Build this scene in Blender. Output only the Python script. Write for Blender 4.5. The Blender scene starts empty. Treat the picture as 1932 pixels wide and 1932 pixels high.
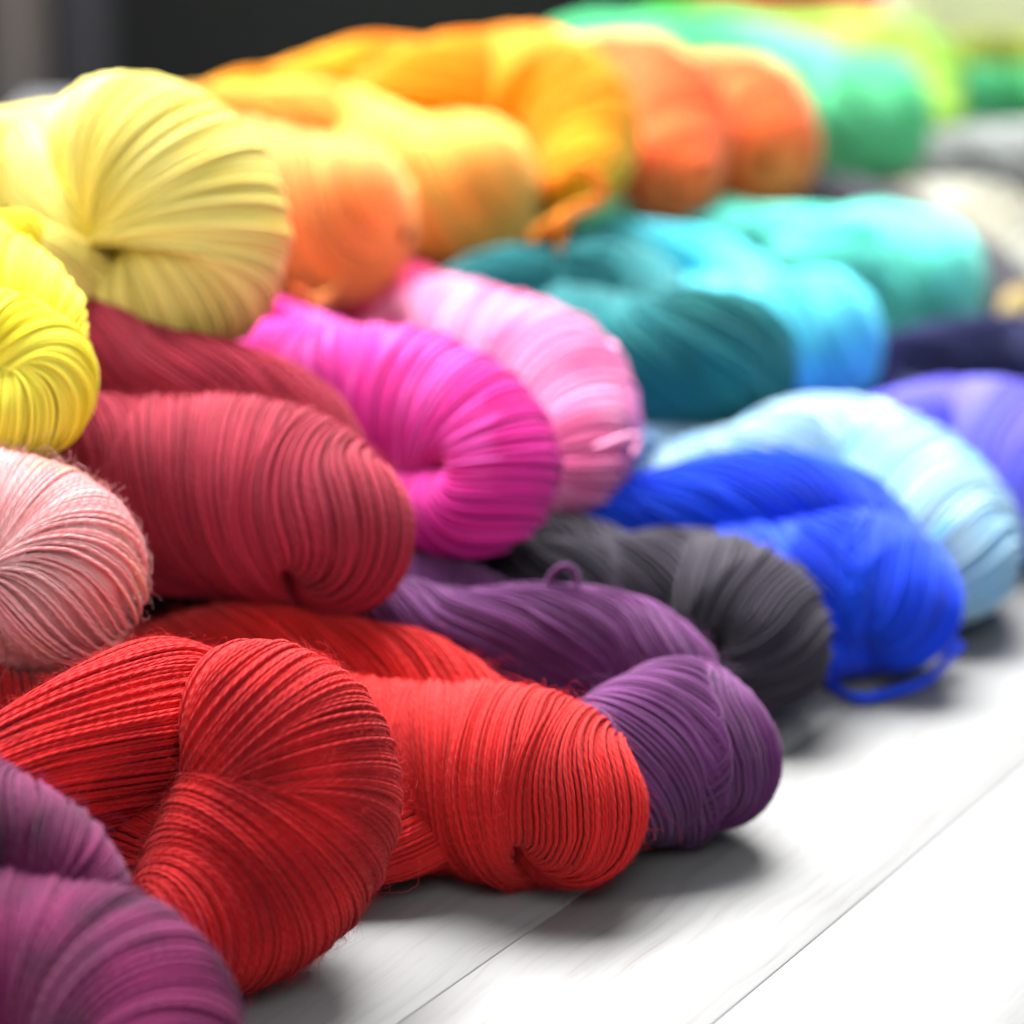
import bpy, math
import numpy as np

rng = np.random.default_rng(7)
scene = bpy.context.scene

# ------------------------------------------------------------------ camera
H = 0.388                 # camera height over the boards, metres
PITCH = math.radians(16.34)
FPX = 50.0 / 17.0         # focal length in picture widths
cam_d = bpy.data.cameras.new("camera")
cam_d.lens = 50.0
cam_d.sensor_width = 17.0
cam_d.sensor_height = 17.0
cam_d.clip_start = 0.01
cam_d.clip_end = 60.0
cam_d.dof.use_dof = True
cam_d.dof.focus_distance = 0.912
cam_d.dof.aperture_fstop = 2.35
cam = bpy.data.objects.new("camera", cam_d)
cam.location = (0, 0, H)
cam.rotation_euler = (math.pi / 2 - PITCH, 0, 0)
scene.collection.objects.link(cam)
scene.camera = cam

# ------------------------------------------------------------------ world, lamps, exposure
world = bpy.data.worlds.new("World")
scene.world = world
world.use_nodes = True
wb = world.node_tree.nodes["Background"]
wb.inputs["Color"].default_value = (0.86, 0.93, 1.0, 1)
wb.inputs["Strength"].default_value = 0.36


def lamp(name, loc, target, size, size_y, power, color):
    d = bpy.data.lights.new(name, "AREA")
    d.shape = "RECTANGLE"
    d.size, d.size_y = size, size_y
    d.energy = power
    d.color = color
    o = bpy.data.objects.new(name, d)
    from mathutils import Vector
    o.location = loc
    o.rotation_euler = (Vector(target) - Vector(loc)).to_track_quat("-Z", "Y").to_euler()
    scene.collection.objects.link(o)
    return o


lamp("window_light", (-0.30, 2.40, 2.20), (0.1, 1.05, 0.05), 2.5, 1.8, 390, (1.0, 0.985, 0.96))
lamp("room_light", (0.35, -0.75, 1.7), (0.1, 1.05, 0.05), 1.2, 1.0, 15, (1.0, 0.97, 0.94))

vs = scene.view_settings
vs.view_transform = "Standard"
vs.look = "None"
vs.exposure = 0.42
vs.gamma = 1.0
vs.use_curve_mapping = False
scene.cycles.max_bounces = 8
scene.cycles.diffuse_bounces = 5


# ------------------------------------------------------------------ helpers
def at(px, py, z):
    """Point at height z seen at (px, py) of a 1932 pixel wide picture."""
    u = (px / 1932.0 - 0.5) / FPX
    v = (0.5 - py / 1932.0) / FPX
    c, s = math.cos(PITCH), math.sin(PITCH)
    d = np.array([u, c + v * s, -s + v * c])
    t = (z - H) / d[2]
    return np.array([0, 0, H]) + d * t, t      # t is depth along the optical axis


def lin(c):
    c = np.array(c, float) / 255.0
    return np.where(c <= 0.04045, c / 12.92, ((c + 0.055) / 1.055) ** 2.4)


def tag(o, label=None, cat=None, group=None, kind=None):
    if label: o["label"] = label
    if cat: o["category"] = cat
    if group: o["group"] = group
    if kind: o["kind"] = kind
    return o


def mesh_object(name, verts, faces, mat, parent=None, attr=None, smooth=True, ply=None):
    """verts (n,3) and faces (m,4) arrays become one mesh object."""
    me = bpy.data.meshes.new(name)
    me.vertices.add(len(verts))
    me.vertices.foreach_set("co", np.ascontiguousarray(verts, np.float32).ravel())
    k = faces.shape[1]
    me.loops.add(faces.size)
    me.loops.foreach_set("vertex_index", np.ascontiguousarray(faces, np.int32).ravel())
    me.polygons.add(len(faces))
    me.polygons.foreach_set("loop_start", np.arange(0, faces.size, k, dtype=np.int32))
    me.polygons.foreach_set("loop_total", np.full(len(faces), k, np.int32))
    if attr is not None:
        a = me.attributes.new("yarn", "FLOAT", "POINT")
        a.data.foreach_set("value", np.ascontiguousarray(attr, np.float32))
    if ply is not None:
        a = me.attributes.new("ply", "FLOAT_VECTOR", "POINT")
        a.data.foreach_set("vector", np.ascontiguousarray(ply, np.float32).ravel())
    me.update(calc_edges=True)
    if smooth:
        me.polygons.foreach_set("use_smooth", np.ones(len(faces), bool))
    me.materials.append(mat)
    o = bpy.data.objects.new(name, me)
    scene.collection.objects.link(o)
    if parent is not None:
        o.parent = parent
        o.matrix_parent_inverse = parent.matrix_world.inverted()
    return o


def unit(a):
    return a / np.maximum(np.linalg.norm(a, axis=-1, keepdims=True), 1e-9)


def spline(P, n):
    """Catmull-Rom through the rows of P, resampled to n even steps (by the first three columns)."""
    P = np.asarray(P, float)
    Q = np.vstack([2 * P[0] - P[1], P, 2 * P[-1] - P[-2]])
    out = []
    t = np.linspace(0, 1, 24, endpoint=False)[:, None]
    for i in range(1, len(Q) - 2):
        a, b, c, d = Q[i - 1], Q[i], Q[i + 1], Q[i + 2]
        out.append(0.5 * (2 * b + (c - a) * t + (2 * a - 5 * b + 4 * c - d) * t ** 2 + (3 * b - a - 3 * c + d) * t ** 3))
    out = np.vstack(out + [P[-1:]])
    L = np.r_[0, np.cumsum(np.linalg.norm(np.diff(out[:, :3], axis=0), axis=1))]
    s = np.linspace(0, L[-1], n)
    return np.stack([np.interp(s, L, out[:, j]) for j in range(out.shape[1])], 1), s


def frames(C):
    T = unit(np.gradient(C, axis=0))
    N = np.zeros_like(T)
    n = np.cross(T[0], [0, 0, 1.0])
    n = n / np.linalg.norm(n)
    for i in range(len(T)):
        n = n - T[i] * np.dot(n, T[i])
        n /= np.linalg.norm(n)
        N[i] = n
    return T, N, np.cross(T, N)


def tubes(paths, ref, rad, K, u=None):
    """paths (n,m,3) swept with K-sided sections of radius rad (n,m); with u (length along), also the ply coordinates."""
    n, m, _ = paths.shape
    T = unit(np.gradient(paths, axis=1))
    A = unit(ref - T * np.sum(ref * T, -1, keepdims=True))
    B = np.cross(T, A)
    ang = np.arange(K) * 2 * math.pi / K
    r = rad[:, :, None] * np.ones(K)
    V = paths[:, :, None, :] + r[..., None] * (np.cos(ang)[:, None] * A[:, :, None, :] + np.sin(ang)[:, None] * B[:, :, None, :])
    idx = np.arange(n * m * K).reshape(n, m, K)
    a = idx[:, :-1, :]
    b = idx[:, 1:, :]
    F = np.stack([a, np.roll(a, -1, 2), np.roll(b, -1, 2), b], -1).reshape(-1, 4)
    if u is None:
        return V.reshape(-1, 3), F
    U = np.empty((n, m, K, 3))
    U[..., 0] = np.cos(ang); U[..., 1] = np.sin(ang); U[..., 2] = u[:, :, None]
    return V.reshape(-1, 3), F, U.reshape(-1, 3)


# ------------------------------------------------------------------ materials
def yarn_material(name, c0, c1=None, mix=0.5, scale=22.0, detail=1.0, sheen=0.5, var=0.26, c2=None, ply_bump=False):
    m = bpy.data.materials.new(name)
    m.use_nodes = True
    nt = m.node_tree
    b = nt.nodes["Principled BSDF"]
    b.inputs["Roughness"].default_value = 0.85
    b.inputs["Specular IOR Level"].default_value = 0.18
    b.inputs["Sheen Weight"].default_value = sheen
    b.inputs["Sheen Roughness"].default_value = 0.45
    c0 = lin(c0)
    b.inputs["Sheen Tint"].default_value = (*(0.3 + 0.7 * c0), 1)
    tc = nt.nodes.new("ShaderNodeTexCoord")
    nz = nt.nodes.new("ShaderNodeTexNoise")
    nz.inputs["Scale"].default_value = scale
    nz.inputs["Detail"].default_value = detail
    nt.links.new(tc.outputs["Object"], nz.inputs["Vector"])
    at_ = nt.nodes.new("ShaderNodeAttribute")
    at_.attribute_name = "yarn"
    # a slow wander of dye along the hank plus a small shift per yarn
    add = nt.nodes.new("ShaderNodeMath"); add.operation = "MULTIPLY_ADD"
    nt.links.new(at_.outputs["Fac"], add.inputs[0]); add.inputs[1].default_value = 0.22
    nt.links.new(nz.outputs["Fac"], add.inputs[2])
    rmp = nt.nodes.new("ShaderNodeValToRGB")
    e = rmp.color_ramp.elements
    c1 = lin(c1) if c1 is not None else c0 * 0.8
    e[0].position = 0.42 + 0.35 * (0.5 - mix); e[0].color = (*c0, 1)
    e[1].position = 0.72 + 0.35 * (0.5 - mix); e[1].color = (*c1, 1)
    if c2 is not None:
        q = e.new(min(0.98, e[1].position + 0.12)); q.color = (*lin(c2), 1)
    nt.links.new(add.outputs[0], rmp.inputs["Fac"])
    # per-yarn value
    val = nt.nodes.new("ShaderNodeMapRange")
    val.inputs["To Min"].default_value = 1 - var
    val.inputs["To Max"].default_value = 1 + var * 0.6
    nt.links.new(at_.outputs["Fac"], val.inputs["Value"])
    mul = nt.nodes.new("ShaderNodeMix"); mul.data_type = "RGBA"; mul.blend_type = "MULTIPLY"
    mul.inputs["Factor"].default_value = 1.0
    cmb = nt.nodes.new("ShaderNodeCombineColor")
    for s in ("Red", "Green", "Blue"):
        nt.links.new(val.outputs["Result"], cmb.inputs[s])
    nt.links.new(rmp.outputs["Color"], mul.inputs["A"])
    nt.links.new(cmb.outputs["Color"], mul.inputs["B"])
    nt.links.new(mul.outputs["Result"], b.inputs["Base Color"])
    tr = nt.nodes.new("ShaderNodeBsdfTranslucent")
    nt.links.new(mul.outputs["Result"], tr.inputs["Color"])
    ms = nt.nodes.new("ShaderNodeMixShader"); ms.inputs[0].default_value = 0.12
    nt.links.new(b.outputs[0], ms.inputs[1]); nt.links.new(tr.outputs[0], ms.inputs[2])
    nt.links.new(ms.outputs[0], nt.nodes["Material Output"].inputs["Surface"])
    # three plies wound round each other, as relief: sin(3 phi + k u)
    pl = nt.nodes.new("ShaderNodeAttribute"); pl.attribute_name = "ply"
    sx = nt.nodes.new("ShaderNodeSeparateXYZ"); nt.links.new(pl.outputs["Vector"], sx.inputs[0])

    def mth(op, a, bb=None, c=None):
        n_ = nt.nodes.new("ShaderNodeMath"); n_.operation = op
        for i_, v in enumerate((a, bb, c)):
            if v is None: continue
            if isinstance(v, (int, float)): n_.inputs[i_].default_value = v
            else: nt.links.new(v, n_.inputs[i_])
        return n_.outputs[0]
    phi = mth("ARCTAN2", sx.outputs["Y"], sx.outputs["X"])
    arg = mth("MULTIPLY_ADD", sx.outputs["Z"], 2 * math.pi / 0.0040 * 1.0, mth("MULTIPLY", phi, 3.0))
    hgt = mth("ABSOLUTE", mth("SINE", mth("MULTIPLY", arg, 0.5)))
    fine_n = nt.nodes.new("ShaderNodeTexNoise"); fine_n.inputs["Scale"].default_value = 2600; fine_n.inputs["Detail"].default_value = 2
    nt.links.new(tc.outputs["Object"], fine_n.inputs["Vector"])
    hh = mth("MULTIPLY_ADD", fine_n.outputs["Fac"], 0.5, hgt)
    bp = nt.nodes.new("ShaderNodeBump"); bp.inputs["Strength"].default_value = 0.85; bp.inputs["Distance"].default_value = 0.00030
    nt.links.new(hh, bp.inputs["Height"])
    if ply_bump:
        nt.links.new(bp.outputs["Normal"], b.inputs["Normal"])
    return m


def plain(name, col, rough=0.7):
    m = bpy.data.materials.new(name)
    m.use_nodes = True
    nt = m.node_tree
    b = nt.nodes["Principled BSDF"]
    b.inputs["Roughness"].default_value = rough
    nz = nt.nodes.new("ShaderNodeTexNoise"); nz.inputs["Scale"].default_value = 3.0
    mx = nt.nodes.new("ShaderNodeMix"); mx.data_type = "RGBA"
    c = lin(col)
    mx.inputs["A"].default_value = (*(c * 0.85), 1)
    mx.inputs["B"].default_value = (*np.minimum(c * 1.12, 1), 1)
    nt.links.new(nz.outputs["Fac"], mx.inputs["Factor"])
    nt.links.new(mx.outputs["Result"], b.inputs["Base Color"])
    return m


# ------------------------------------------------------------------ yarn bundles
def smooth_noise(theta, s, terms, amp, mlo, mhi, flo, fhi):
    """periodic in theta, slow in s"""
    out = 0
    for _ in range(terms):
        m_ = rng.integers(mlo, mhi + 1)
        out = out + np.sin(m_ * theta + rng.uniform(flo, fhi) * s * rng.choice([-1, 1]) + rng.uniform(0, 6.28))
    return out * amp / math.sqrt(terms)


BACK = unit(np.array([-0.62, 0.66, -0.36]))


def strand(pts, alpha, mat, parent, w=0.00165, fine=False, tail=0.17, clump=0.0010, stray=0.13, flat=1.0, name="strand", fuzz=0):
    """One thick bundle of yarn: pts are (px, py, z, radius px) of its centre, alpha the slant of the yarns on it."""
    w, clump = w * (0.74 if fine else 0.68), clump * 0.6
    rows = []
    for px, py, z, rp in pts:
        p, dep = at(px, py, z)
        rows.append([*p, rp / 1932.0 / FPX * dep])
    rows = np.array(rows)
    if tail > 0:
        t0 = rows[0].copy()
        e1 = np.r_[t0[:3] + BACK * tail * 0.5, t0[3]]
        e2 = np.r_[t0[:3] + BACK * tail, t0[3] * 0.85]
        if t0[2] > 0.1:
            e1[2] -= tail * 0.12; e2[2] -= tail * 0.30
        e1[2] = max(e1[2], t0[3] + 0.001); e2[2] = max(e2[2], t0[3] + 0.001)
        rows = np.vstack([e2, e1, rows])
    ev = unit(rows[-1, :3] - rows[-2, :3])
    rows = np.vstack([rows, np.r_[rows[-1, :3] + ev * rows[-1, 3] * 0.9, rows[-1, 3]]])   # room for the domed end
    rows[-1, 2] = max(rows[-1, 2], 0.004)
    L = np.linalg.norm(np.diff(rows[:, :3], axis=0), axis=1).sum()
    nS = max(60, int(L / 0.0012))
    R4, s = spline(rows, nS)
    L = s[-1]
    C = R4[:, :3]
    Rr = np.maximum(R4[:, 3], 0.003)
    T, N, B = frames(C)
    Rm = np.median(Rr)
    # domed ends
    d0, d1 = Rr[0] * 0.9, Rr[-1] * 0.9
    cap = np.ones(nS)
    a = s < d0
    cap[a] = np.sqrt(np.maximum(0.0004, 1 - ((d0 - s[a]) / d0) ** 2))
    a = s > L - d1
    cap[a] = np.sqrt(np.maximum(0.0004, 1 - ((s[a] - L + d1) / d1) ** 2))
    Rs = Rr * cap
    alpha = np.interp(np.linspace(0, 1, nS), np.linspace(0, 1, len(np.atleast_1d(alpha))), np.radians(np.atleast_1d(alpha))) if np.ndim(alpha) else np.full(nS, math.radians(alpha))
    om = np.tan(alpha) / np.maximum(Rr, Rm * 0.6)
    PHI = np.r_[0, np.cumsum((om[1:] + om[:-1]) * 0.5 * np.diff(s))]
    ca = math.cos(float(np.mean(np.abs(alpha))))

    def on(sv, phi, dr):
        i = np.clip(sv / L * (nS - 1), 0, nS - 1.001)
        i0 = i.astype(int); f = (i - i0)[..., None]
        c = C[i0] * (1 - f) + C[i0 + 1] * f
        n_ = N[i0] * (1 - f) + N[i0 + 1] * f
        b_ = B[i0] * (1 - f) + B[i0 + 1] * f
        r = (Rs[i0] * (1 - f[..., 0]) + Rs[i0 + 1] * f[..., 0]) + dr * np.minimum(1, cap[i0] * 1.5)
        rad = unit(np.cos(phi)[..., None] * n_ + np.sin(phi)[..., None] * b_)
        p = c + np.maximum(r, 0.0004)[..., None] * rad
        return p, rad

    VV, FF, AA, UU = [], [], [], []
    base = 0

    def push(V, F, A):
        nonlocal base
        VV.append(V); FF.append(F + base); AA.append(A)
        base += len(V)

    h = 0.0012 if fine else 0.0026
    K = 8 if fine else 5
    M = max(16, int(L / (h * max(ca, 0.12))))
    kap = np.linalg.norm(np.gradient(T, s, axis=0), axis=1) * Rr
    spread = 1 + float(np.percentile(np.clip(kap, 0, 3.0), 80)) * (1 - ca) * 1.1        # yarns fan apart on the outside of a bend
    nBase = max(5, int(2 * math.pi * Rm * ca * spread / (w * 0.92)))
    seeds = (rng.uniform(0, 6.28, 3), rng.integers(1, 1 << 30))
    layers = [(nBase, -0.45 * w, 0.25, 0.0), (int(nBase * 0.94), 0.30 * w, 0.30, 0.0), (max(1, int(nBase * stray)), 0.85 * w, 0.9, 1.0)]
    cl = int(rng.integers(1 << 30))
    for n_y, off, wander, loose in layers:
        if n_y < 1: continue
        k = (np.arange(n_y) + rng.uniform(-0.3, 0.3, n_y))
        if loose: k = rng.uniform(0, n_y, n_y)
        th = k / n_y * 2 * math.pi
        sv = np.linspace(0.0005, L - 0.0005, M)[None, :] * np.ones((n_y, 1))
        ph = np.interp(sv, s, PHI)
        if loose:
            ph = ph * (1 + rng.uniform(-0.09, 0.09, n_y))[:, None]
        TH = th[:, None] * np.ones((1, M))
        yr = rng.uniform(0, 6.28, n_y)[:, None]
        f1 = rng.uniform(25, 60, n_y)[:, None]; f2 = rng.uniform(70, 140, n_y)[:, None]
        if ca < 0.5:
            f1 = f1 / (2.5 * ca + 0.05) * 0.6; f2 = f2 / (2.5 * ca + 0.05) * 0.5
        lat = (np.sin(f1 * sv + yr) * 0.7 + np.sin(f2 * sv + 2.1 * yr) * 0.3) * wander * w / Rm / max(ca, 0.25)
        # grooves shared by neighbouring yarns
        st = rng.bit_generator.state
        g = np.random.default_rng(cl)
        groove = 0
        for _ in range(7):
            m_ = g.integers(2, max(4, min(13, n_y // 3))); fq = g.uniform(4, 26); p_ = g.uniform(0, 6.28); sg = g.choice([-1, 1])
            groove = groove + np.sin(m_ * TH + sg * fq * sv + p_)
        groove = groove / 2.6
        sharp = np.minimum(groove, 0.9) * clump * 0.5
        # here and there a yarn sinks between its neighbours, or rides up
        dip = np.sin(f1 * 0.6 * sv + yr * 5) + np.sin(f2 * 0.45 * sv + yr * 7) + rng.normal(0, 0.7, n_y)[:, None]
        sharp = sharp - np.clip((dip - 1.1) * 1.5, 0, 1) * w * (0.85 if not loose else 0.3)
        dr = off + sharp + rng.normal(0, 0.11 * w, n_y)[:, None] + np.sin(f2 * 0.7 * sv + yr * 3) * 0.12 * w
        P, rad = on(sv, TH + ph + lat, dr)
        seg = np.linalg.norm(np.diff(P, axis=1), axis=2)
        u = np.concatenate([np.zeros((n_y, 1)), np.cumsum(seg, 1)], 1)
        rr = np.full((n_y, M), w * 0.5) * rng.uniform(0.88, 1.12, n_y)[:, None]
        V, F, U = tubes(P, rad, rr, K, u + yr * 0.002)
        A = np.repeat(rng.uniform(0, 1, n_y), M * K)
        push(V, F, A)
        UU.append(U)
    # the packed middle of the bundle
    ang = np.linspace(0, 2 * math.pi, 28, endpoint=False)
    ns = max(20, int(L / 0.004))
    sv = np.linspace(0.0005, L - 0.0005, ns)[:, None] * np.ones((1, 28))
    P, _ = on(sv, ang[None, :] * np.ones((ns, 1)), -w * 0.8 - clump * 0.7)
    idx = np.arange(ns * 28).reshape(ns, 28)
    a, b = idx[:-1], idx[1:]
    F = np.stack([a, b, np.roll(b, -1, 1), np.roll(a, -1, 1)], -1).reshape(-1, 4)
    push(P.reshape(-1, 3), F, np.zeros(ns * 28))
    UU.append(np.tile([1.0, 0, 0], (ns * 28, 1)))
    o = mesh_object(name, np.vstack(VV), np.vstack(FF), mat, parent, np.concatenate(AA), ply=np.vstack(UU) if fine else None)
    if fuzz:
        sv = rng.uniform(0.02, L - 0.004, fuzz); ph = rng.uniform(0, 6.28, fuzz)
        P0, rad = on(sv, ph, np.full(fuzz, w * 0.3))
        i0 = np.clip(sv / L * (nS - 1), 0, nS - 1).astype(int)
        tan = unit(T[i0] * rng.normal(0, 1, (fuzz, 1)) + np.cross(T[i0], rad) * rng.normal(0, 1, (fuzz, 1)))
        ln = rng.exponential(0.0022, fuzz) + 0.0012
        ln[: fuzz // 60] += rng.uniform(0.003, 0.009, fuzz // 60)          # a few long flyaways
        up = rng.uniform(0.15, 0.9, fuzz)
        tt = np.linspace(0, 1, 6)
        curl = unit(rng.normal(0, 1, (fuzz, 3)))
        PP = P0[:, None] + (ln[:, None] * tt)[..., None] * tan[:, None] + ((ln * up)[:, None] * (tt * (1 - 0.55 * tt)))[..., None] * rad[:, None] \
            + ((ln * 0.35)[:, None] * np.sin(tt * 3.0) ** 2)[..., None] * curl[:, None]
        rr = np.full((fuzz, 6), 0.000045) * np.linspace(1, 0.5, 6)
        V, F = tubes(PP, np.repeat(rad[:, None], 6, 1) + 0.01, rr, 3)
        mesh_object("fuzz", V, F, mat, o, np.repeat(rng.uniform(0.4, 1, fuzz), 18))
    return o


def loose_yarn(pts, mat, parent, w=0.0022, n=1, name="loose_yarn", spread=0.6):
    rows = np.array([[*at(px, py, z)[0]] for px, py, z in pts])
    C, s = spline(rows, 60)
    T, N, B = frames(C)
    ps = []
    for i in range(n):
        a = 2 * math.pi * i / max(n, 1) + s / 0.02 * (1 if n > 1 else 0)
        q = (w * spread if n > 1 else 0)
        ps.append(C + q * (np.cos(a)[:, None] * N + np.sin(a)[:, None] * B))
    ps = np.array(ps)
    u = np.repeat(s[None], n, 0)
    V, F, U = tubes(ps, np.repeat(N[None], n, 0), np.full((n, 60), w * 0.5), 8, u)
    return mesh_object(name, V, F, mat, parent, np.repeat(rng.uniform(0.3, 0.9, n), 60 * 8), ply=U)


GROUP = "twisted yarn skeins heaped on the white boards"


def skein(label, base):
    p, _ = at(*base)
    o = bpy.data.objects.new("yarn_skein", None)
    o.empty_display_size = 0.03
    o.location = p
    scene.collection.objects.link(o)
    bpy.context.view_layer.update()
    return tag(o, label, "yarn skein", GROUP)


# ------------------------------------------------------------------ the setting
def floor():
    # boards run away to the right; each board is a bevelled slab, laid 1 mm apart
    p1, _ = at(748, 1932, 0); p2, _ = at(1087, 1694, 0)
    d = unit((p2 - p1)[:2]); n = np.array([-d[1], d[0]])
    q1, _ = at(1343, 1932, 0)
    width = abs(np.dot((q1 - p1)[:2], n))
    off = np.dot(p1[:2], n)
    V, F = [], []
    g, bv, dep = 0.00005, 0.0005, 0.012
    for i in range(-16, 40):
        lo, hi = off - i * width, off - (i - 1) * width
        lo, hi = min(lo, hi) + g, max(lo, hi) - g
        prof = [(lo, -dep), (lo, -bv), (lo + bv, 0), (hi - bv, 0), (hi, -bv), (hi, -dep)]
        b = len(V)
        for t in (-3.0, 7.0):
            for a, z in prof:
                xy = d * t + n * a
                V.append((xy[0], xy[1], z))
        for j in range(5):
            F.append((b + j, b + j + 6, b + j + 7, b + j + 1))
    m = bpy.data.materials.new("whitewashed_wood")
    m.use_nodes = True
    nt = m.node_tree
    bs = nt.nodes["Principled BSDF"]
    bs.inputs["Roughness"].default_value = 0.55
    bs.inputs["Specular IOR Level"].default_value = 0.3
    tc = nt.nodes.new("ShaderNodeTexCoord")
    rot = nt.nodes.new("ShaderNodeMapping")
    rot.inputs["Rotation"].default_value = (0, 0, -math.atan2(d[1], d[0]))
    nt.links.new(tc.outputs["Object"], rot.inputs["Vector"])
    sc = nt.nodes.new("ShaderNodeMapping")
    sc.inputs["Scale"].default_value = (14, 260, 1)
    nt.links.new(rot.outputs["Vector"], sc.inputs["Vector"])
    # bend the grain a little
    wob = nt.nodes.new("ShaderNodeTexNoise"); wob.inputs["Scale"].default_value = 14
    nt.links.new(rot.outputs["Vector"], wob.inputs["Vector"])
    ad = nt.nodes.new("ShaderNodeVectorMath"); ad.operation = "MULTIPLY_ADD"
    nt.links.new(wob.outputs["Color"], ad.inputs[0]); ad.inputs[1].default_value = (0.6, 2.6, 0)
    nt.links.new(sc.outputs["Vector"], ad.inputs[2])
    n1 = nt.nodes.new("ShaderNodeTexNoise"); n1.inputs["Scale"].default_value = 1.0; n1.inputs["Detail"].default_value = 6; n1.inputs["Roughness"].default_value = 0.65
    nt.links.new(ad.outputs[0], n1.inputs["Vector"])
    cr = nt.nodes.new("ShaderNodeValToRGB")
    e = cr.color_ramp.elements
    e[0].position = 0.30; e[0].color = (0.152, 0.147, 0.143, 1)
    e[1].position = 0.52; e[1].color = (0.200, 0.203, 0.205, 1)
    q = e.new(0.40); q.color = (0.182, 0.182, 0.18, 1)
    nt.links.new(n1.outputs["Fac"], cr.inputs["Fac"])
    nt.links.new(cr.outputs["Color"], bs.inputs["Base Color"])
    bp = nt.nodes.new("ShaderNodeBump"); bp.inputs["Strength"].default_value = 0.18; bp.inputs["Distance"].default_value = 0.0006
    nt.links.new(n1.outputs["Fac"], bp.inputs["Height"])
    nt.links.new(bp.outputs["Normal"], bs.inputs["Normal"])
    o = mesh_object("floor", np.array(V), np.array(F), m, smooth=False)
    return tag(o, kind="structure")


def box(name, lo, hi, mat, bevel=0.006, rz=0.0, parent=None):
    import bmesh
    me = bpy.data.meshes.new(name)
    bm = bmesh.new()
    bmesh.ops.create_cube(bm, size=1)
    lo, hi = np.array(lo), np.array(hi)
    for v in bm.verts:
        v.co = (np.array(v.co) ) * (hi - lo)
    bmesh.ops.bevel(bm, geom=list(bm.edges), offset=bevel, segments=2, affect="EDGES")
    bm.to_mesh(me); bm.free()
    me.materials.append(mat)
    o = bpy.data.objects.new(name, me)
    o.location = (lo + hi) / 2
    o.rotation_euler = (0, 0, rz)
    scene.collection.objects.link(o)
    return o


floor()
wall = box("wall", (-3.0, 2.3, -0.012), (3.0, 2.4, 1.05), plain("dark_paint", (11, 17, 17), 0.9))
tag(wall, "dark green-black wall blurred behind the pile of skeins", "wall")
post = box("post", (-0.380, 2.19, 0.0), (-0.336, 2.226, 1.0), plain("grey_post", (92, 86, 84), 0.6))
panel = box("panel", (-0.333, 2.2, 0.0), (-0.29, 2.22, 1.0), plain("slate_panel", (44, 46, 54), 0.7))
tag(panel, "blurred slate-blue board standing right of the grey-brown post at the top left", "board")
tag(post, "blurred grey-brown upright post against the dark wall at the top left", "post")
tub = box("tray", (-0.35, 2.0, 0.0), (-0.262, 2.12, 0.074), plain("grey_tray", (112, 112, 118), 0.7), 0.01)
tag(tub, "blurred pale grey box low behind the pale lemon skein", "box")
card = box("carton", (0.27, 2.1, 0.0), (0.9, 2.28, 0.5), plain("cream_card", (240, 238, 205), 0.8), 0.01)
tag(card, "blurred cream carton behind the olive skein at the top right corner", "carton")

# ------------------------------------------------------------------ the skeins
def Y(name, *a, **k):
    return yarn_material(name + "_yarn", *a, **k)


FZ = 14000
# ---- front row, on the boards
s = skein("dusky plum skein with dark flecks, nearest the camera in the bottom left corner", (150, 1880, 0.0))
m = Y("plum", (118, 24, 80), (80, 12, 58), 0.4, 40, c2=(46, 18, 36), ply_bump=True, sheen=0.28)
strand([(-250, 1790, .036, 205), (60, 1842, .035, 205), (205, 1895, .034, 205), (265, 1990, .032, 190), (260, 2100, .031, 120)], 66, m, s, fine=True, fuzz=FZ)
strand([(-220, 1430, .073, 110), (-40, 1542, .070, 108), (90, 1612, .064, 100), (165, 1690, .056, 80), (180, 1780, .048, 50)], 58, m, s, fine=True, fuzz=FZ // 2)

s = skein("bright red skein with a deep V-shaped crease, resting on the boards beside the plum skein", (480, 1800, 0.0))
m = Y("red", (214, 28, 30), (166, 14, 23), 0.5, 30, ply_bump=True, sheen=0.28)
strand([(365, 1325, .078, 120), (435, 1348, .076, 158), (525, 1425, .065, 198), (545, 1520, .051, 206), (492, 1622, .038, 204), (410, 1708, .029, 176), (335, 1765, .026, 120), (285, 1790, .024, 70)],
       -85, m, s, fine=True, tail=0, fuzz=FZ * 2, clump=0.0018)
strand([(-200, 1600, .046, 105), (-60, 1545, .052, 118), (80, 1465, .060, 138), (210, 1405, .064, 155), (310, 1374, .061, 165), (390, 1400, .055, 140), (430, 1480, .045, 110), (420, 1560, .038, 70)], 16, m, s, fine=True, tail=0, fuzz=FZ)
strand([(-100, 1600, .036, 110), (120, 1570, .036, 120), (260, 1580, .036, 110), (380, 1610, .034, 70)], 10, m, s, fine=True, tail=0)
strand([(-120, 1310, .055, 100), (40, 1370, .053, 90), (140, 1420, .05, 70)], 40, m, s, fine=True, tail=0.03)
loose_yarn([(470, 1852, .012), (540, 1815, .007), (590, 1785, .006), (606, 1762, .010), (609, 1730, .014), (585, 1700, .022)], m, s)

s = skein("orange-red skein with a plump rounded end on the boards, left of the deep purple one", (1000, 1650, 0.0))
m = Y("scarlet", (216, 34, 32), (198, 28, 29), 0.5, 30, ply_bump=True, sheen=0.28)
strand([(600, 1400, .036, 130), (780, 1440, .034, 152), (915, 1468, .032, 180), (1030, 1500, .031, 182), (1085, 1540, .027, 138), (1050, 1580, .017, 92), (920, 1590, .013, 60), (780, 1585, .012, 48)], [58, 62, 70, 74, 68], m, s, fine=True, fuzz=FZ * 2)
strand([(440, 1200, .056, 60), (620, 1240, .054, 75), (770, 1282, .050, 88), (900, 1350, .042, 78), (980, 1410, .034, 50)], 28, m, s, fine=True, fuzz=FZ // 2)
strand([(600, 1610, .016, 60), (740, 1592, .018, 66), (850, 1560, .019, 62), (930, 1540, .02, 50)], -14, m, s, fine=True, tail=0)

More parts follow.
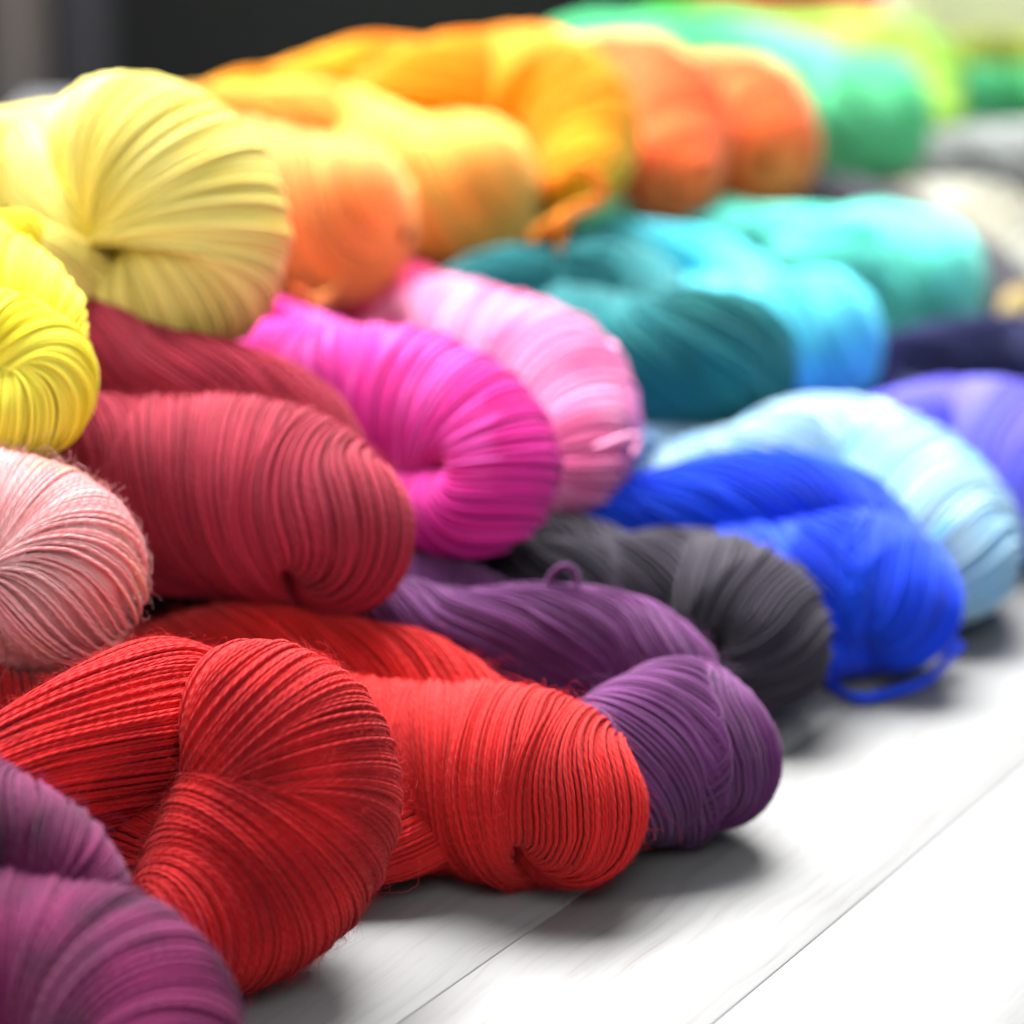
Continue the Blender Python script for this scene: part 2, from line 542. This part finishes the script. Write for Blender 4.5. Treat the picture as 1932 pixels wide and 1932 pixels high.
s = skein("deep purple skein whose folded end lies on the boards right of the orange-red skein", (1280, 1560, 0.0))
m = Y("purple", (112, 54, 114), (86, 38, 88), 0.5, 35)
strand([(980, 1445, .034, 105), (1120, 1452, .032, 132), (1230, 1430, .031, 164), (1300, 1420, .030, 172), (1352, 1445, .027, 128), (1335, 1480, .019, 88), (1240, 1495, .014, 58), (1130, 1490, .012, 48)], 66, m, s, fuzz=FZ // 2)
strand([(700, 1160, .052, 70), (850, 1200, .052, 86), (1020, 1208, .051, 102), (1180, 1224, .049, 98), (1275, 1264, .045, 76), (1310, 1310, .038, 48)], 28, m, s, fuzz=FZ // 2)
strand([(640, 1110, .055, 72), (800, 1112, .055, 68), (920, 1145, .053, 60), (1000, 1190, .05, 45)], 58, m, s, tail=0.04)
loose_yarn([(1030, 1120, .068), (1040, 1085, .074), (1065, 1068, .078), (1085, 1080, .075), (1090, 1110, .07)], m, s, w=.0024)

s = skein("near-black filler skein added as shade in the gap between the pink, rose and bright red skeins", (300, 1180, 0.0))
m = Y("gap_shade", (30, 18, 30), (22, 14, 24), 0.5, 30)  # added filler skein; its near-black colour stands in for shade in the gap
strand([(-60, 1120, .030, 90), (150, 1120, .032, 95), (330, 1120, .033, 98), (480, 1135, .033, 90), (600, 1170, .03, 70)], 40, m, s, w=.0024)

s = skein("charcoal grey skein on the boards between the purple and the royal blue skein", (1400, 1320, 0.0))
m = Y("charcoal", (56, 50, 64), (40, 36, 48), 0.5, 30)
strand([(980, 1130, .04, 110), (1150, 1140, .038, 125), (1300, 1142, .036, 142), (1405, 1185, .033, 152), (1440, 1240, .028, 118), (1395, 1285, .02, 62), (1300, 1280, .014, 50)], 56, m, s, w=.0021, clump=.0013)
strand([(880, 1045, .052, 60), (1010, 1045, .052, 75), (1140, 1070, .05, 75), (1220, 1120, .045, 60)], 40, m, s, w=.0021)

s = skein("royal blue skein on the boards with a yarn end trailing under its tip", (1650, 1270, 0.0))
m = Y("royal_blue", (22, 84, 244), (12, 62, 222), 0.5, 25)
strand([(1340, 1080, .036, 90), (1490, 1110, .034, 130), (1610, 1115, .032, 156), (1680, 1136, .031, 140), (1698, 1166, .027, 100), (1640, 1205, .017, 62), (1530, 1235, .014, 48)], 62, m, s, w=.0021, clump=.0013)
strand([(1040, 985, .055, 70), (1200, 972, .056, 72), (1350, 960, .057, 102), (1500, 966, .056, 112), (1610, 990, .053, 92), (1700, 1050, .045, 60)], 30, m, s, w=.0021, clump=.0013)
loose_yarn([(1555, 1240, .012), (1572, 1290, .004), (1622, 1316, .003), (1695, 1304, .003), (1760, 1274, .004), (1812, 1215, .012)], m, s, w=.0019, n=3)

s = skein("pale sky blue and white skein on the boards beyond the royal blue skein", (1800, 1150, 0.0))
m = Y("sky_blue", (122, 184, 230), (178, 206, 216), 0.5, 22, c2=(120, 190, 236))
strand([(1380, 900, .046, 90), (1520, 884, .045, 130), (1650, 915, .039, 146), (1755, 1000, .033, 152), (1795, 1065, .029, 122), (1750, 1120, .018, 62), (1660, 1110, .014, 50)], 58, m, s, w=.0024, clump=.0013)
strand([(1130, 855, .05, 42), (1290, 850, .05, 38), (1400, 830, .05, 36)], 20, m, s, w=.0024)

s = skein("periwinkle skein at the right edge behind the pale sky blue one", (1900, 950, 0.0))
m = Y("periwinkle", (112, 114, 230), (100, 90, 208), 0.5, 22)
strand([(1620, 850, .04, 90), (1770, 832, .038, 110), (1900, 862, .035, 142), (2000, 930, .032, 150), (2050, 1010, .025, 90)], 58, m, s, w=.0024)

s = skein("navy blue skein at the right edge, dark, above the periwinkle one", (1880, 750, 0.0))
m = Y("navy", (22, 28, 88), (18, 22, 70), 0.5, 22)
strand([(1600, 720, .045, 60), (1770, 696, .043, 84), (1900, 694, .04, 96), (2050, 715, .038, 100)], 40, m, s, w=.0024)
strand([(1560, 765, .042, 50), (1690, 757, .042, 45), (1770, 790, .038, 40)], 40, m, s, w=.0024)

# ---- second row
s = skein("pale salmon pink skein at the left edge, sitting above the red skein", (100, 1150, .06))
m = Y("salmon_pink", (252, 200, 198), (246, 168, 172), 0.55, 30, c2=(236, 182, 160), ply_bump=True)
strand([(-170, 975, .118, 110), (-50, 970, .115, 124), (62, 1020, .106, 152), (104, 1092, .095, 170), (35, 1145, .084, 126), (-90, 1175, .08, 90), (-180, 1160, .08, 70)],
       -84, m, s, fine=True, fuzz=FZ * 2, tail=0.05)

s = skein("dusky rose red skein stacked over the bright red skeins and under the pale yellow one", (450, 1050, .06))
m = Y("rose_red", (182, 52, 76), (160, 40, 62), 0.5, 30, ply_bump=True, sheen=0.28)
strand([(100, 850, .108, 90), (270, 888, .104, 140), (420, 922, .101, 178), (550, 962, .098, 184), (640, 1008, .094, 145), (640, 1065, .082, 98), (560, 1085, .070, 70), (430, 1070, .066, 60)],
       [66, 62, 58, 66, 66], m, s, fine=True, fuzz=FZ * 2, clump=.0011)
strand([(80, 662, .130, 84), (300, 708, .129, 86), (480, 755, .122, 88), (585, 812, .112, 82), (640, 890, .098, 60)], 24, m, s, fine=True, tail=.28)
strand([(180, 1040, .076, 60), (330, 1062, .072, 52), (450, 1085, .07, 45)], 10, m, s, tail=0.04)

s = skein("hot pink skein with a sideways crease in its end, beside the rose red one", (850, 980, .065))
m = Y("hot_pink", (230, 46, 168), (216, 38, 148), 0.5, 25, c2=(236, 96, 200))
strand([(480, 690, .112, 70), (600, 730, .110, 115), (750, 768, .106, 152), (880, 835, .1, 152), (922, 905, .092, 134), (880, 962, .084, 90), (780, 962, .08, 70), (690, 930, .08, 50)],
       68, m, s, w=.0020)
strand([(420, 640, .115, 60), (540, 642, .113, 66), (650, 690, .108, 72)], 45, m, s, w=.0020)

s = skein("candy pink skein with pale highlights tucked behind the hot pink one", (1080, 920, .065))
m = Y("candy_pink", (238, 122, 178), (246, 170, 210), 0.5, 30)
strand([(800, 595, .102, 56), (900, 648, .102, 106), (1015, 718, .096, 140), (1080, 795, .09, 126), (1080, 880, .08, 90), (1020, 940, .07, 50)], 64, m, s, w=.0021, clump=.0016)
m2 = Y("candy_pink_deep", (222, 62, 122), (200, 40, 100), 0.5, 30)
strand([(640, 520, .085, 70), (760, 500, .085, 70), (860, 520, .085, 60)], 30, m2, s, w=.0021, tail=.3)
strand([(580, 600, .092, 60), (700, 572, .094, 66), (800, 572, .093, 62), (890, 610, .09, 50)], 40, m2, s, w=.0021)
loose_yarn([(1090, 690, .110), (1140, 652, .113), (1160, 662, .112), (1160, 705, .104)], m, s, w=.0036)
loose_yarn([(1120, 845, .096), (1185, 822, .096), (1207, 826, .093), (1195, 858, .088)], m, s, w=.0022)

s = skein("dark teal skein in the second row, beside the candy pink one", (1300, 800, .05))
m = Y("teal", (26, 130, 136), (22, 106, 112), 0.5, 22, c2=(40, 130, 128))
strand([(1040, 630, .088, 90), (1180, 682, .082, 122), (1295, 692, .08, 148), (1370, 690, .077, 138)], 54, m, s, w=.0024, clump=.0016)
strand([(920, 550, .104, 70), (1050, 555, .103, 80), (1170, 562, .1, 105), (1255, 605, .095, 72)], 30, m, s, w=.0024, clump=.0016)
m2 = Y("shaded_teal", (8, 46, 50), (6, 36, 42), 0.5, 22)  # darkened copy of the teal: shade of the gap put into the colour
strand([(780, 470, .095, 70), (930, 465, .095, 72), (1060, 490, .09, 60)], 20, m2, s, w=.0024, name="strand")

s = skein("bright cyan skein between the dark teal and the aqua skein", (1550, 750, .04))
m = Y("cyan", (88, 212, 234), (100, 222, 238), 0.5, 22)
strand([(1320, 610, .075, 85), (1435, 640, .072, 118), (1545, 650, .07, 134)], 58, m, s, w=.0027, clump=.0016)
strand([(1110, 470, .095, 45), (1230, 492, .093, 66), (1340, 512, .088, 68), (1420, 560, .08, 60)], 25, m, s, w=.0027, clump=.0016)

s = skein("aqua green skein, last of the second row on the right", (1700, 660, .035))
m = Y("aqua", (104, 226, 206), (120, 232, 216), 0.5, 22)
strand([(1530, 520, .076, 95), (1640, 528, .07, 138), (1735, 542, .068, 134)], 58, m, s, w=.0029, clump=.0016)
strand([(1320, 465, .09, 60), (1430, 465, .088, 70), (1550, 482, .084, 84), (1630, 515, .078, 75)], 25, m, s, w=.0029)

# ---- top row
s = skein("pale lemon skein with yarns fanning out of its crease, on top at the left", (350, 560, .13))
m = Y("pale_lemon", (244, 226, 112), (246, 234, 140), 0.5, 25)
strand([(110, 345, .190, 125), (190, 308, .197, 155), (285, 325, .195, 172), (345, 400, .181, 188), (352, 500, .162, 176), (300, 562, .151, 124), (225, 585, .146, 85)], -86, m, s, w=.0021, tail=0, clump=.0020)
strand([(-140, 350, .179, 120), (10, 340, .179, 128), (120, 352, .178, 150), (220, 420, .172, 120), (270, 500, .160, 70)], 14, m, s, w=.0021, clump=.0016)
strand([(-60, 520, .165, 90), (110, 535, .157, 92), (200, 572, .147, 72), (250, 600, .138, 50)], 25, m, s, w=.0021)

s = skein("acid yellow skein cut off by the left edge, below the pale lemon one", (50, 780, .11))
m = Y("acid_yellow", (246, 230, 34), (246, 234, 80), 0.5, 25)
strand([(-120, 610, .168, 80), (10, 640, .163, 84), (78, 700, .153, 98), (62, 765, .143, 92), (-50, 800, .138, 80), (-120, 790, .138, 60)], -70, m, s, w=.0020, tail=0.04)
strand([(-120, 480, .178, 70), (10, 520, .175, 76), (85, 582, .167, 66), (125, 660, .155, 40)], 50, m, s, w=.0020)
strand([(-60, 432, .186, 26), (40, 430, .186, 27), (62, 440, .184, 22)], 20, m, s, w=.0020, tail=0)

s = skein("golden yellow skein with apricot undersides, right of the pale lemon one", (700, 520, .1))
m = Y("golden_yellow", (250, 174, 84), (248, 150, 74), 0.45, 14)
strand([(400, 345, .15, 110), (540, 395, .143, 146), (645, 418, .14, 152)], 58, m, s, w=.0024, clump=.0016)
m2 = Y("golden_yellow_light", (247, 202, 92), (246, 172, 72), 0.4, 14)
strand([(680, 330, .14, 90), (790, 350, .137, 126), (885, 362, .135, 143)], 58, m2, s, w=.0024, clump=.0016)
strand([(300, 250, .165, 60), (480, 242, .163, 76), (640, 245, .158, 78), (780, 295, .15, 70)], 25, m2, s, w=.0024)
loose_yarn([(560, 545, .125), (590, 568, .118), (620, 560, .116), (640, 530, .12)], m, s, w=.0024, n=2)

s = skein("marigold orange skein on top with a loose yarn loop hanging at its end", (1000, 380, .1))
m = Y("marigold", (250, 172, 8), (246, 148, 8), 0.5, 16)
strand([(780, 215, .16, 110), (910, 212, .158, 150), (1025, 228, .155, 164), (1078, 270, .148, 128), (1085, 335, .138, 70)], 58, m, s, w=.0026, clump=.0016)
strand([(400, 235, .165, 65), (560, 195, .165, 72), (700, 172, .163, 96), (820, 190, .158, 92)], 40, m, s, w=.0026, clump=.0016)
strand([(820, 360, .13, 90), (940, 375, .125, 85), (1000, 385, .12, 50)], 40, m, s, w=.0026)
loose_yarn([(1040, 345, .165), (1085, 318, .17), (1125, 335, .165), (1130, 370, .155), (1085, 395, .145), (1040, 420, .135), (1005, 450, .125)], m, s, w=.0026, n=3)
loose_yarn([(1080, 395, .145), (1060, 430, .135), (1050, 480, .12)], m, s, w=.0026, n=2)

s = skein("coral orange skein on top, beyond the marigold one", (1350, 390, .08))
m = Y("coral_orange", (248, 106, 46), (246, 118, 62), 0.5, 16)
strand([(1030, 205, .145, 90), (1170, 200, .142, 132), (1245, 240, .138, 128), (1265, 330, .125, 90)], 50, m, s, w=.0029)
strand([(1310, 200, .135, 80), (1390, 232, .132, 122), (1425, 278, .127, 118)], 50, m, s, w=.0029)

s = skein("mint green skein on top, beyond the coral orange one", (1620, 340, .07))
m = Y("mint", (88, 218, 146), (112, 228, 168), 0.5, 16)
strand([(1430, 200, .118, 80), (1550, 220, .113, 114), (1645, 228, .11, 122)], 56, m, s, w=.0029)
strand([(1080, 105, .13, 60), (1250, 112, .13, 72), (1400, 125, .127, 82), (1540, 158, .12, 72)], 25, m, s, w=.0029)

s = skein("lime green skein at the top right, behind the mint one", (1680, 250, .06))
m = Y("lime", (150, 206, 66), (170, 216, 96), 0.5, 16)
strand([(1330, 112, .115, 58), (1500, 114, .113, 82), (1645, 134, .11, 104), (1720, 172, .104, 106), (1750, 222, .095, 60)], 50, m, s, w=.003)

s = skein("leaf green skein mostly hidden behind the coral orange and lime skeins", (1330, 60, .1))
m = Y("leaf_green", (84, 200, 78), (100, 210, 90), 0.5, 16)
strand([(1210, 78, .12, 45), (1320, 62, .12, 48), (1430, 80, .118, 46)], 30, m, s, w=.003)

s = skein("watermelon red skein peeping over the lime one at the top edge", (1550, 20, .09))
m = Y("watermelon", (226, 70, 84), (216, 60, 76), 0.5, 16)
strand([(1370, 6, .125, 40), (1550, -4, .125, 45), (1700, 12, .122, 36)], 30, m, s, w=.003)

s = skein("sea green skein at the right edge beyond the lime one", (1900, 240, .06))
m = Y("sea_green", (80, 186, 130), (60, 160, 90), 0.5, 16)
strand([(1760, 215, .092, 70), (1900, 198, .09, 68), (2020, 205, .088, 70)], 40, m, s, w=.003)

s = skein("olive green skein at the right edge above the sea green one", (1900, 130, .08))
m = Y("olive", (166, 180, 66), (150, 166, 56), 0.5, 16)
strand([(1780, 135, .1, 50), (1900, 118, .1, 46), (2020, 122, .1, 46)], 40, m, s, w=.003)

s = skein("light grey skein at the right edge above the off-white one", (1880, 340, .04))
m = Y("light_grey", (172, 176, 174), (160, 164, 162), 0.5, 16)
strand([(1680, 340, .075, 60), (1830, 315, .072, 70), (1980, 315, .07, 82)], 40, m, s, w=.003)

s = skein("off-white skein with beige patches at the right edge beyond the aqua one", (1880, 520, .0))
m = Y("off_white", (172, 174, 168), (150, 148, 132), 0.5, 16)
strand([(1690, 398, .064, 50), (1780, 410, .062, 66), (1870, 445, .058, 92), (1940, 530, .05, 92), (1970, 610, .04, 60)], 45, m, s, w=.003, tail=0.03)

s = skein("dark slate grey skein showing as a dark band behind the aqua skein", (1700, 480, .0))
m = Y("slate", (66, 66, 74), (54, 54, 62), 0.5, 16)
strand([(1440, 390, .08, 55), (1580, 395, .078, 58), (1700, 440, .068, 66), (1840, 535, .052, 80), (1950, 605, .042, 70)], 40, m, s, w=.003)

s = skein("sandy tan skein just showing at the right edge above the navy one", (1930, 620, .0))
m = Y("tan", (206, 184, 130), (190, 168, 116), 0.5, 16)
strand([(1910, 590, .05, 26), (1960, 582, .048, 45), (2040, 590, .045, 50)], 40, m, s, w=.003, tail=0)

s = skein("emerald skein glimpsed in the gap under the coral orange skein", (1330, 420, .06))
m = Y("emerald", (60, 160, 120), (48, 140, 104), 0.5, 16)
strand([(1230, 410, .1, 42), (1340, 412, .098, 38), (1430, 430, .095, 35)], 30, m, s, w=.003)
